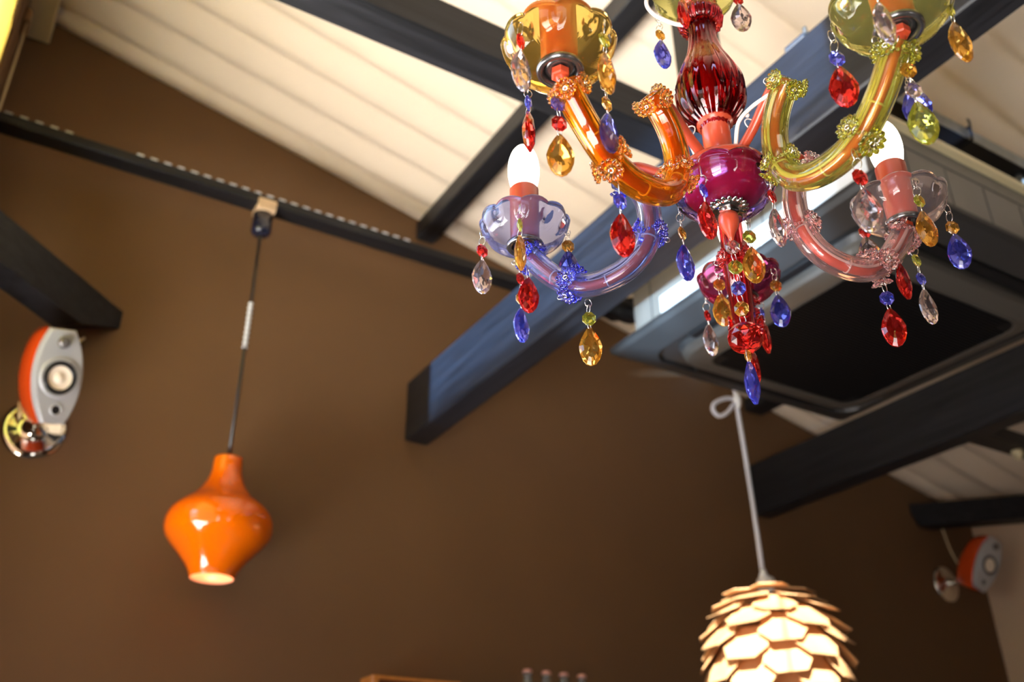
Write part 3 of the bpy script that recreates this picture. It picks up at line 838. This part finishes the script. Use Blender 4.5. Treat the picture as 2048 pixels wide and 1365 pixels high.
cup(AXX, AXY, .851, G_dish['green'], 'top_dish', ch, 1.02)
# hub
m = MB(); m.lathe([(.010, .606), (.0450, .604), (.0465, .607), (.0455, .611), (.042, .6135), (.020, .619), (.0150, .623), (.0145, .640), (.0145, .672), (.0185, .674), (.0190, .680), (.0175, .683), (.0110, .684)], (AXX, AXY, 0), 48); m.build('hub', M_enam, ch)
m = MB(); m.lathe([(.008, .573), (.020, .574), (.032, .578), (.0395, .585), (.0425, .594), (.0430, .604)], (AXX, AXY, 0), 40); m.build('hub_bowl', pbr('ruby_enamel', (.50, .015, .03), .2, coat=.8), ch)
G_bowl = glass('violet_blue_glass', (.64, .46, .92), 0.0, 1.40)
cup(AXX, AXY, .5685, G_bowl, 'hub_dish', ch, 1.07, up=1.0)
m = MB()
for k in range(20):
    a = 2*PI*k/20; m.sphere((AXX+.0165*math.cos(a), AXY+.0165*math.sin(a), .5580), 1, 8, 6, (.0050, .0024, .0016), M=None) if False else m.add(*(lambda q: (q.v, q.f))(MB().sphere((0, 0, 0), 1, 8, 6, (.0055, .0026, .0018))), True, frame((AXX+.0165*math.cos(a), AXY+.0165*math.sin(a), .5665), (math.cos(a), math.sin(a), 0), (-math.sin(a), math.cos(a), 0), (0, 0, 1)))
m.lathe([(.004, .5645), (.016, .565), (.016, .568), (.004, .5685)], (AXX, AXY, 0), 30)
wsh = m.build('flower_washer', M_nick2, ch)
m = MB(); m.lathe([(.0105, .5585), (.0115, .5595), (.0115, .5635), (.0105, .5645)], (AXX, AXY, 0), 6, smooth=False); m.build('hex_nut', M_nick2, wsh)
m = MB(); m.lathe([(.0094, .5585), (.0100, .554), (.0098, .548), (.0075, .542), (.0045, .537), (.0032, .533), (.0022, .529), (0, .528)], (AXX, AXY, 0), 24)
m.tube([(AXX+.0032*math.cos(t), AXY, .5245+.0032*math.sin(t)) for t in [2*PI*k/12 for k in range(12)]], .0008, 6, closed=True); m.build('finial', M_enam, ch)

# --- flowers of pressed glass petals threaded on wire
def flower(m, mw, c, nrm, r, petals=11):
    z = Vector(nrm).normalized(); x = Vector((.31, .2, .93)).cross(z).normalized(); y = z.cross(x)
    for k in range(petals):
        a = 2*PI*k/petals
        d = x*math.cos(a)+y*math.sin(a); s = z.cross(d)
        q = MB().sphere((0, 0, 0), 1, 7, 5, (r*.36, r*.25, r*.17))
        m.add(q.v, q.f, True, frame(Vector(c)+d*r*.64+z*r*.16, (d+z*.35).normalized(), s, z))
    q = MB().sphere((0, 0, 0), 1, 8, 5, (r*.34, r*.34, r*.2)); m.add(q.v, q.f, True, frame(c, x, y, z))
    w = Vector(c)+z*r*.28
    mw.tube([w + (x*math.cos(t)+y*math.sin(t))*r*.17 for t in [2*PI*j/10 for j in range(10)]], r*.055, 5, closed=True)
def collar(parent, mat, c, T, R, seed, rf=.0092, nfl=5):
    rnd = random.Random(seed)
    T = Vector(T).normalized(); a0 = Vector((0, 0, 1)) if abs(T.z) < .8 else Vector((1, 0, 0))
    X = (a0 - T*a0.dot(T)).normalized(); Y = T.cross(X)
    m = MB(); mw = MB()
    for k in range(nfl):
        a = 2*PI*(k+rnd.uniform(-.12, .12))/nfl + rnd.uniform(0, .3)
        d = X*math.cos(a)+Y*math.sin(a)
        p = Vector(c) + d*(R+.0022) + T*rnd.uniform(-.003, .003)
        flower(m, mw, p, d + T*rnd.uniform(-.35, .35), rf*rnd.uniform(.9, 1.1))
    # band of seed beads around the tube
    for k in range(22):
        a = 2*PI*k/22
        d = X*math.cos(a)+Y*math.sin(a)
        m.sphere(Vector(c)+d*(R+.0012)+T*(.004*math.sin(3*a)), .0021, 6, 4)
    o = m.build('flower_collar', mat, parent, recalc=False)
    lo = rnd.uniform(0, 6)
    d = X*math.cos(lo)+Y*math.sin(lo)
    for e in (0.0, 1.1):
        d2 = X*math.cos(lo+e)+Y*math.sin(lo+e)
        q = Vector(c)+d2*(R+.0065)+T*.004
        mw.tube([q + (d2*math.cos(t)+T*math.sin(t))*.0028 for t in [2*PI*j/12 for j in range(12)]], .0005, 5, closed=True)
    mw.build('wire', M_wire, o, label='silver wire loops') if False else mw.build('flower_wire', M_wire, parent, label='silver wire')
    return o

PROFILE = [(.1085, .642), (.094, .630), (.0835, .612), (.0790, .590), (.0800, .566), (.0885, .544), (.1050, .528), (.1280, .5195), (.1510, .5195), (.1720, .5290), (.1900, .5455), (.2050, .5650), (.2130, .5770)]
for key in ('amber', 'blue', 'red', 'pink', 'green'):
    R0, az = AR[key]; az = math.radians(az)
    u = Vector((math.cos(az), math.sin(az), 0)); c0 = Vector((AXX, AXY, 0))
    s = (R0-.079)/(.2165-.079)
    def W(r, z_): return c0 + u*r + Vector((0, 0, z_))
    prf = [((.079+(r-.079)*s) if r > .079 else r, z_) for r, z_ in PROFILE]
    path = catmull([W(*p) for p in prf], 6)
    RT = .0126
    arm = MB().tube(path, RT, 48, lobes=(8, .05), rin=.0098).build('arm', G_tube[key], ch, label=NAME[key]+' glass arm')
    # enamelled tube with the lead wire inside
    rp = catmull([W(.030, .616), W(.055, .628), W(.086, .650), W(.1015, .650)] , 5)
    inner = rp[:-1] + path[3:] + [W(R0, ZB-.006), W(R0, ZB+.004)]
    m = MB(); m.tube(inner, .0052, 10); m.build('arm_rod', M_enam, arm)
    off = u.cross(Vector((0, 0, 1)))
    m = MB(); m.tube([p + off*.0068 for p in path[4:]], .0016, 6); m.build('lead_wire', M_lead, arm)
    m = MB()
    for q in (26, 42, 58):
        p = path[q]; T = (path[q+1]-path[q-1]).normalized(); X = off; Y = T.cross(X)
        m.tube([p + X*(.0072*math.cos(t)+.0012) + Y*.0066*math.sin(t) for t in [2*PI*j/16 for j in range(16)]], .0009, 5, closed=True)
    m.build('cable_tie', M_lead, arm)
    for q, nf, rf in ((2, 4, .0098), (25, 4, .0100), (52, 4, .0118), (69, 4, .0098)):
        T = path[min(q+1, len(path)-1)]-path[max(q-1, 0)]
        collar(arm, G_bead[key], path[q], T, RT, sum(map(ord, key))+q, rf, nf)
    b = c0 + u*R0
    cup(b.x, b.y, ZB, G_dish[key], 'drip_cup', ch)
    m = MB(); m.lathe([(.0135, ZB-.0005), (.0150, ZB-.0042), (.0188, ZB-.0050), (.0203, ZB-.0032), (.0200, ZB+.0002), (.0160, ZB+.0010)], (b.x, b.y, 0), 40, closed=True)
    m.lathe([(.0052, ZB-.001), (.0135, ZB-.001), (.0135, ZB-.0002), (.0052, ZB-.0002)], (b.x, b.y, 0), 30, closed=True)
    ring = m.build('cup_ring', M_ring, ch)
    m = MB(); m.lathe([(.0068, ZB-.0095), (.0082, ZB-.0085), (.0082, ZB-.0025), (.0068, ZB-.0012)], (b.x, b.y, 0), 6, smooth=False); m.build('hex_nut', M_enam, ring)
    m = MB(); m.lathe([(.0060, ZB+.0016), (.0150, ZB+.0016), (.0158, ZB+.006), (.0163, ZB+.0735), (.0155, ZB+.0745), (.0140, ZB+.0745), (.0140, ZB+.066), (.0060, ZB+.066)], (b.x, b.y, 0), 40, closed=True); m.build('candle_sleeve', M_enam, ch)
    bp = catmull([(.0105, .068, 0), (.0128, .074, 0), (.0160, .084, 0), (.0178, .096, 0), (.0178, .107, 0), (.0158, .119, 0), (.0118, .129, 0), (.0062, .1355, 0), (.0, .138, 0)], 4)
    m = MB(); m.lathe([(max(p.x, 0), ZB+p.y) for p in bp], (b.x, b.y, 0), 32); m.build('light_bulb', M_lit, ch, label='lit frosted candle bulb')
# white lead wires at the hub, tied
for key in ('amber', 'green', 'pink', 'blue'):
    R0, az = AR[key]; az = math.radians(az)
    u = Vector((math.cos(az), math.sin(az), 0)); c0 = Vector((AXX, AXY, 0)); sd = u.cross(Vector((0, 0, 1)))
    pts = catmull([c0+u*.034+sd*.007+Vector((0, 0, .620)), c0+u*.044+sd*.008+Vector((0, 0, .640)), c0+u*.062+sd*.006+Vector((0, 0, .645)), c0+u*.086+sd*.004+Vector((0, 0, .642))], 6)
    m = MB(); m.tube(pts, .0021, 8)
    q = c0+u*.052+Vector((0, 0, .634)); m.tube([q + sd*(.0075*math.cos(t)) + Vector((0, 0, .0065*math.sin(t))) for t in [2*PI*j/14 for j in range(14)]], .0007, 5, closed=True)
    m.sphere(q+Vector((0, 0, .0105))+sd*.003, .0026, 8, 6)
    m.build('white_lead_wire', M_lead, ch)
m = MB(); m.tube(catmull([(.5575, .545, .8055), (.547, .5506, .8083), (.531, .5595, .8201), (.5225, .562, .8347), (.5293, .5593, .8534), (.5523, .5485, .869), (.575, .545, .874)], 6), .0023, 8); m.build('white_lead_wire', M_lead, ch)

# --- faceted drops on silver rings
def drop_mesh(key, L=.0435, Wd=.0232, T=.0110):
    n = 16; loop = []
    for k in range(n):
        t = 2*PI*k/n
        yy = math.cos(t); xx = math.sin(t)
        w = Wd/2*xx*(1-.42*max(0, yy))**1.0
        if yy > .6: w *= 1-.28*(yy-.6)/.4
        loop.append((w, yy*L/2))
    bot = -.10
    def ring(s, z, cy=-.0026): return [(x*s, cy+(y-cy)*s, z) for x, y in loop]
    m = MB()
    L0 = ring(.16, T/2); L1 = ring(.62, T*.40); L2 = ring(1, T*.09); L3 = ring(1, -T*.09); L4 = ring(.62, -T*.40); L5 = ring(.16, -T/2)
    def tw(a): return a[1:]+a[:1]
    v = [p for l in (L0, L1, L2, L3, L4, L5) for p in l]; f = []
    def tri(i, j, flip):
        for k in range(0, n, 2):
            a, b, c, d, e = k, (k+1) % n, (k+2) % n, 0, 0
            # large kite facets
            f.append((i*n+a, i*n+b, j*n+b)) ; f.append((i*n+a, j*n+b, j*n+a))
            f.append((i*n+b, i*n+c, j*n+b)); f.append((i*n+c, j*n+c, j*n+b))
    for i in range(5): tri(i, i+1, False)
    f.append(tuple(range(n))); f.append(tuple(5*n+k for k in range(n-1, -1, -1)))
    m.add(v, f)
    return m.mesh('teardrop', G_gem[key])
def oct_mesh(key, r=.0073, T=.0058):
    n = 8
    def ring(s, z, o=0): return [(r*s*math.cos(2*PI*(k+.5+o)/n), 1.16*r*s*math.sin(2*PI*(k+.5+o)/n), z) for k in range(n)]
    m = MB(); m.loft([ring(.40, T/2, .5), ring(.94, T*.16), ring(1, 0), ring(.94, -T*.16), ring(.40, -T/2, .5)])
    return m.mesh('octagon_bead', G_gem[key])
def bead_mesh(key):
    return oct_mesh(key, .0068, .0056)
def ball_mesh(key, r=.0158):
    m = MB(); nu = 12
    lv = [-1, -.92, -.72, -.40, -.02, .36, .68, .9, 1]
    rows = []
    for i, zz in enumerate(lv[1:-1]):
        q = math.sqrt(1-zz*zz)
        rows.append([(r*1.06*q*math.cos(2*PI*(k+.5*(i % 2))/nu), r*zz*.94, r*1.06*q*math.sin(2*PI*(k+.5*(i % 2))/nu)) for k in range(nu)])
    v = [(0, -r*.94, 0)] + [p for w in rows for p in w] + [(0, r*.94, 0)]; f = []
    for k in range(nu): f.append((0, 1+k, 1+(k+1) % nu))
    for i in range(len(rows)-1):
        for k in range(nu):
            a = 1+i*nu; b = a+nu; l = (k+1) % nu
            if i % 2 == 0: f += [(a+k, b+k, a+l), (a+l, b+k, b+l)]
            else: f += [(a+k, b+k, b+l), (a+k, b+l, a+l)]
    e = len(v)-1; a = 1+(len(rows)-1)*nu
    for k in range(nu): f.append((e, a+(k+1) % nu, a+k))
    m.add(v, f); return m.mesh('faceted_ball', G_gem[key])
CACHE = {}
def gem(kind, key):
    if (kind, key) not in CACHE:
        CACHE[(kind, key)] = {'drop': drop_mesh, 'oct': oct_mesh, 'bead': bead_mesh, 'ball': ball_mesh}[kind](key)
    return CACHE[(kind, key)]
HALF = {'drop': .0210, 'oct': .0079, 'bead': .0073, 'ball': .0146}
STRANDS = [
    ['amber', 0.3043, 0.4799, 0.608, [('bead', 'red', 0.589, 70), ('drop', 'pink', 0.5577, 50)]],
    ['amber', 0.3469, 0.5364, 0.608, [('bead', 'blue', 0.5875, 78), ('drop', 'red', 0.5556, 80)]],
    ['amber', 0.3526, 0.4987, 0.578, [('oct', 'blue', 0.5597, 20), ('oct', 'red', 0.5378, 20), ('drop', 'amber', 0.5046, 10)]],
    ['amber', 0.3637, 0.4456, 0.608, [('bead', 'green', 0.5915, 50), ('drop', 'amber', 0.5557, 60)]],
    ['amber', 0.3962, 0.4884, 0.608, [('bead', 'amber', 0.5714, 55), ('drop', 'blue', 0.5397, 50)]],
    ['amber', 0.4164, 0.5057, 0.505, [('oct', 'blue', 0.4867, 40), ('drop', 'red', 0.4526, 30)]],
    ['blue', 0.4221, 0.751, 0.608, [('oct', 'red', 0.5817, 30), ('drop', 'pink', 0.5491, 25)]],
    ['blue', 0.4336, 0.6918, 0.608, [('bead', 'green', 0.5836, 80), ('drop', 'amber', 0.5492, 72)]],
    ['blue', 0.4826, 0.7701, 0.608, [('bead', 'red', 0.5757, 45), ('bead', 'amber', 0.5495, 25), ('drop', 'blue', 0.5163, 45)]],
    ['blue', 0.4604, 0.7197, 0.552, [('drop', 'red', 0.5212, 20)]],
    ['blue', 0.5007, 0.7015, 0.608, [('oct', 'amber', 0.5855, 10), ('drop', 'blue', 0.5584, 5)]],
    ['blue', 0.4992, 0.6687, 0.5, [('oct', 'green', 0.4782, 5), ('drop', 'amber', 0.4468, 5)]],
    ['bowl', 0.538, 0.5282, 0.588, [('bead', 'blue', 0.56, 60), ('drop', 'red', 0.5262, 45)]],
    ['bowl', 0.5621, 0.5889, 0.588, [('bead', 'amber', 0.5562, 55), ('drop', 'blue', 0.5213, 45)]],
    ['bowl', 0.5963, 0.4976, 0.588, [('bead', 'red', 0.5559, 60), ('drop', 'pink', 0.5199, 55)]],
    ['bowl', 0.6296, 0.563, 0.588, [('oct', 'green', 0.5601, 15), ('drop', 'amber', 0.526, 15)]],
    ['axis', 0.584, 0.545, 0.53, [('oct', 'pink', 0.521, 0), ('oct', 'green', 0.4979, 10), ('oct', 'blue', 0.4744, 0), ('oct', 'amber', 0.4519, 0), ('ball', 'red', 0.421, 0), ('bead', 'amber', 0.4024, 80), ('drop', 'blue', 0.3756, 68)]],
    ['red', 0.727, 0.7341, 0.608, [('bead', 'red', 0.5811, 60), ('drop', 'pink', 0.5479, 45)]],
    ['red', 0.6977, 0.6796, 0.608, [('oct', 'amber', 0.5867, 10), ('drop', 'amber', 0.5531, 10)]],
    ['red', 0.753, 0.645, 0.608, [('oct', 'amber', 0.5842, 20), ('drop', 'blue', 0.5506, 10)]],
    ['red', 0.7877, 0.7029, 0.608, [('bead', 'blue', 0.5867, 80), ('drop', 'red', 0.5532, 75)]],
    ['red', 0.705, 0.6512, 0.5, [('drop', 'red', 0.4686, 75)]],
    ['green', 0.5622, 0.3785, 0.512, [('oct', 'red', 0.4838, 40), ('drop', 'pink', 0.4514, 20)]],
    ['pink', 0.7826, 0.5366, 0.608, [('oct', 'red', 0.6042, 30), ('drop', 'pink', 0.5778, 10)]],
    ['pink', 0.7595, 0.4519, 0.608, [('bead', 'green', 0.5832, 45), ('drop', 'amber', 0.5494, 40)]],
    ['pink', 0.8222, 0.4613, 0.608, [('oct', 'amber', 0.5789, 25), ('drop', 'blue', 0.5488, 10)]],
    ['pink', 0.8267, 0.5124, 0.608, [('bead', 'green', 0.5684, 55), ('bead', 'blue', 0.5447, 50), ('drop', 'pink', 0.5105, 50)]],
    ['pink', 0.7695, 0.4962, 0.555, [('drop', 'red', 0.5152, 65)]],
    ['pink', 0.7414, 0.5003, 0.506, [('oct', 'blue', 0.488, 10), ('drop', 'red', 0.455, 10)]],
    ['green', 0.5159, 0.2977, 0.608, [('drop', 'pink', 0.5581, 60)]],
    ['green', 0.532, 0.3542, 0.608, [('oct', 'blue', 0.578, 30), ('drop', 'red', 0.5473, 15)]],
    ['green', 0.5995, 0.2885, 0.608, [('bead', 'green', 0.6109, 70), ('drop', 'amber', 0.5743, 55)]],
    ['green', 0.5662, 0.3179, 0.575, [('oct', 'amber', 0.5516, 30), ('oct', 'pink', 0.5304, 30), ('drop', 'green', 0.4972, 25)]],
    ['green', 0.5993, 0.3375, 0.608, [('drop', 'blue', 0.5447, 10)]],
    ['dish', 0.5605, 0.5857, 0.869, [('bead', 'amber', 0.829, 40), ('drop', 'blue', 0.7994, 40)]],
    ['dish', 0.6247, 0.5215, 0.869, [('bead', 'red', 0.8604, 30), ('drop', 'pink', 0.8326, 15)]],
    ['dish', 0.5409, 0.5263, 0.869, [('drop', 'red', 0.7981, 70)]],
]
CN = {'amber': 'amber', 'blue': 'blue', 'red': 'red', 'pink': 'clear pink', 'green': 'green'}
for host, X, Y, Z, items in STRANDS:
    base = math.atan2(-Y, -X)                       # towards the room side the chandelier is seen from
    mw = MB()
    def link(z0, z1, ang, r=None):
        """a pair of wire loops joining two beads"""
        h = z0-z1; zm = (z0+z1)/2
        hh = max(h/2, .0022); wv = min(.0042, max(.0022, hh*.8))
        dx, dy = -math.sin(ang), math.cos(ang)
        mw.tube([(X+dx*wv*math.cos(t), Y+dy*wv*math.cos(t), zm+hh*math.sin(t)) for t in [2*PI*k/16 for k in range(16)]], .00042, 5, closed=True)
    top = Z
    for i, (kind, key, z, turn) in enumerate(items):
        a = base + math.radians(turn)
        h = HALF[kind]
        gap = top - (z+h)
        if gap > .013:
            nl = max(2, int(round(gap/.009)))
            for q in range(nl):
                link(top+.0012-q*gap/nl, top-(q+1)*gap/nl-.0012, a+PI/2*(q % 2)+.4)
        else:
            link(max(top+.0022, z+h+.004), z+h-.0022, a+.9)
        top = z-h
    st = mw.build('crystal_strand', M_wire, ch, label='strand of ' + ', '.join(dict.fromkeys(CN[k] for _, k, _, _ in items)) + ' crystals')
    for kind, key, z, turn in items:
        a = base + math.radians(turn)
        n = Vector((math.cos(a), math.sin(a), 0)); xx = Vector((-math.sin(a), math.cos(a), 0))
        me = gem(kind, key)
        o = bpy.data.objects.new({'drop': 'teardrop_crystal', 'ball': 'faceted_ball'}.get(kind, 'octagon_bead'), me)
        COL.objects.link(o); o.parent = st
        o['label'] = CN[key] + {'drop': ' faceted teardrop', 'ball': ' faceted ball'}.get(kind, ' cut bead')
        o.matrix_local = frame(Vector((X-AXX, Y-AXY, z-.6)), xx, (0, 0, 1), n)
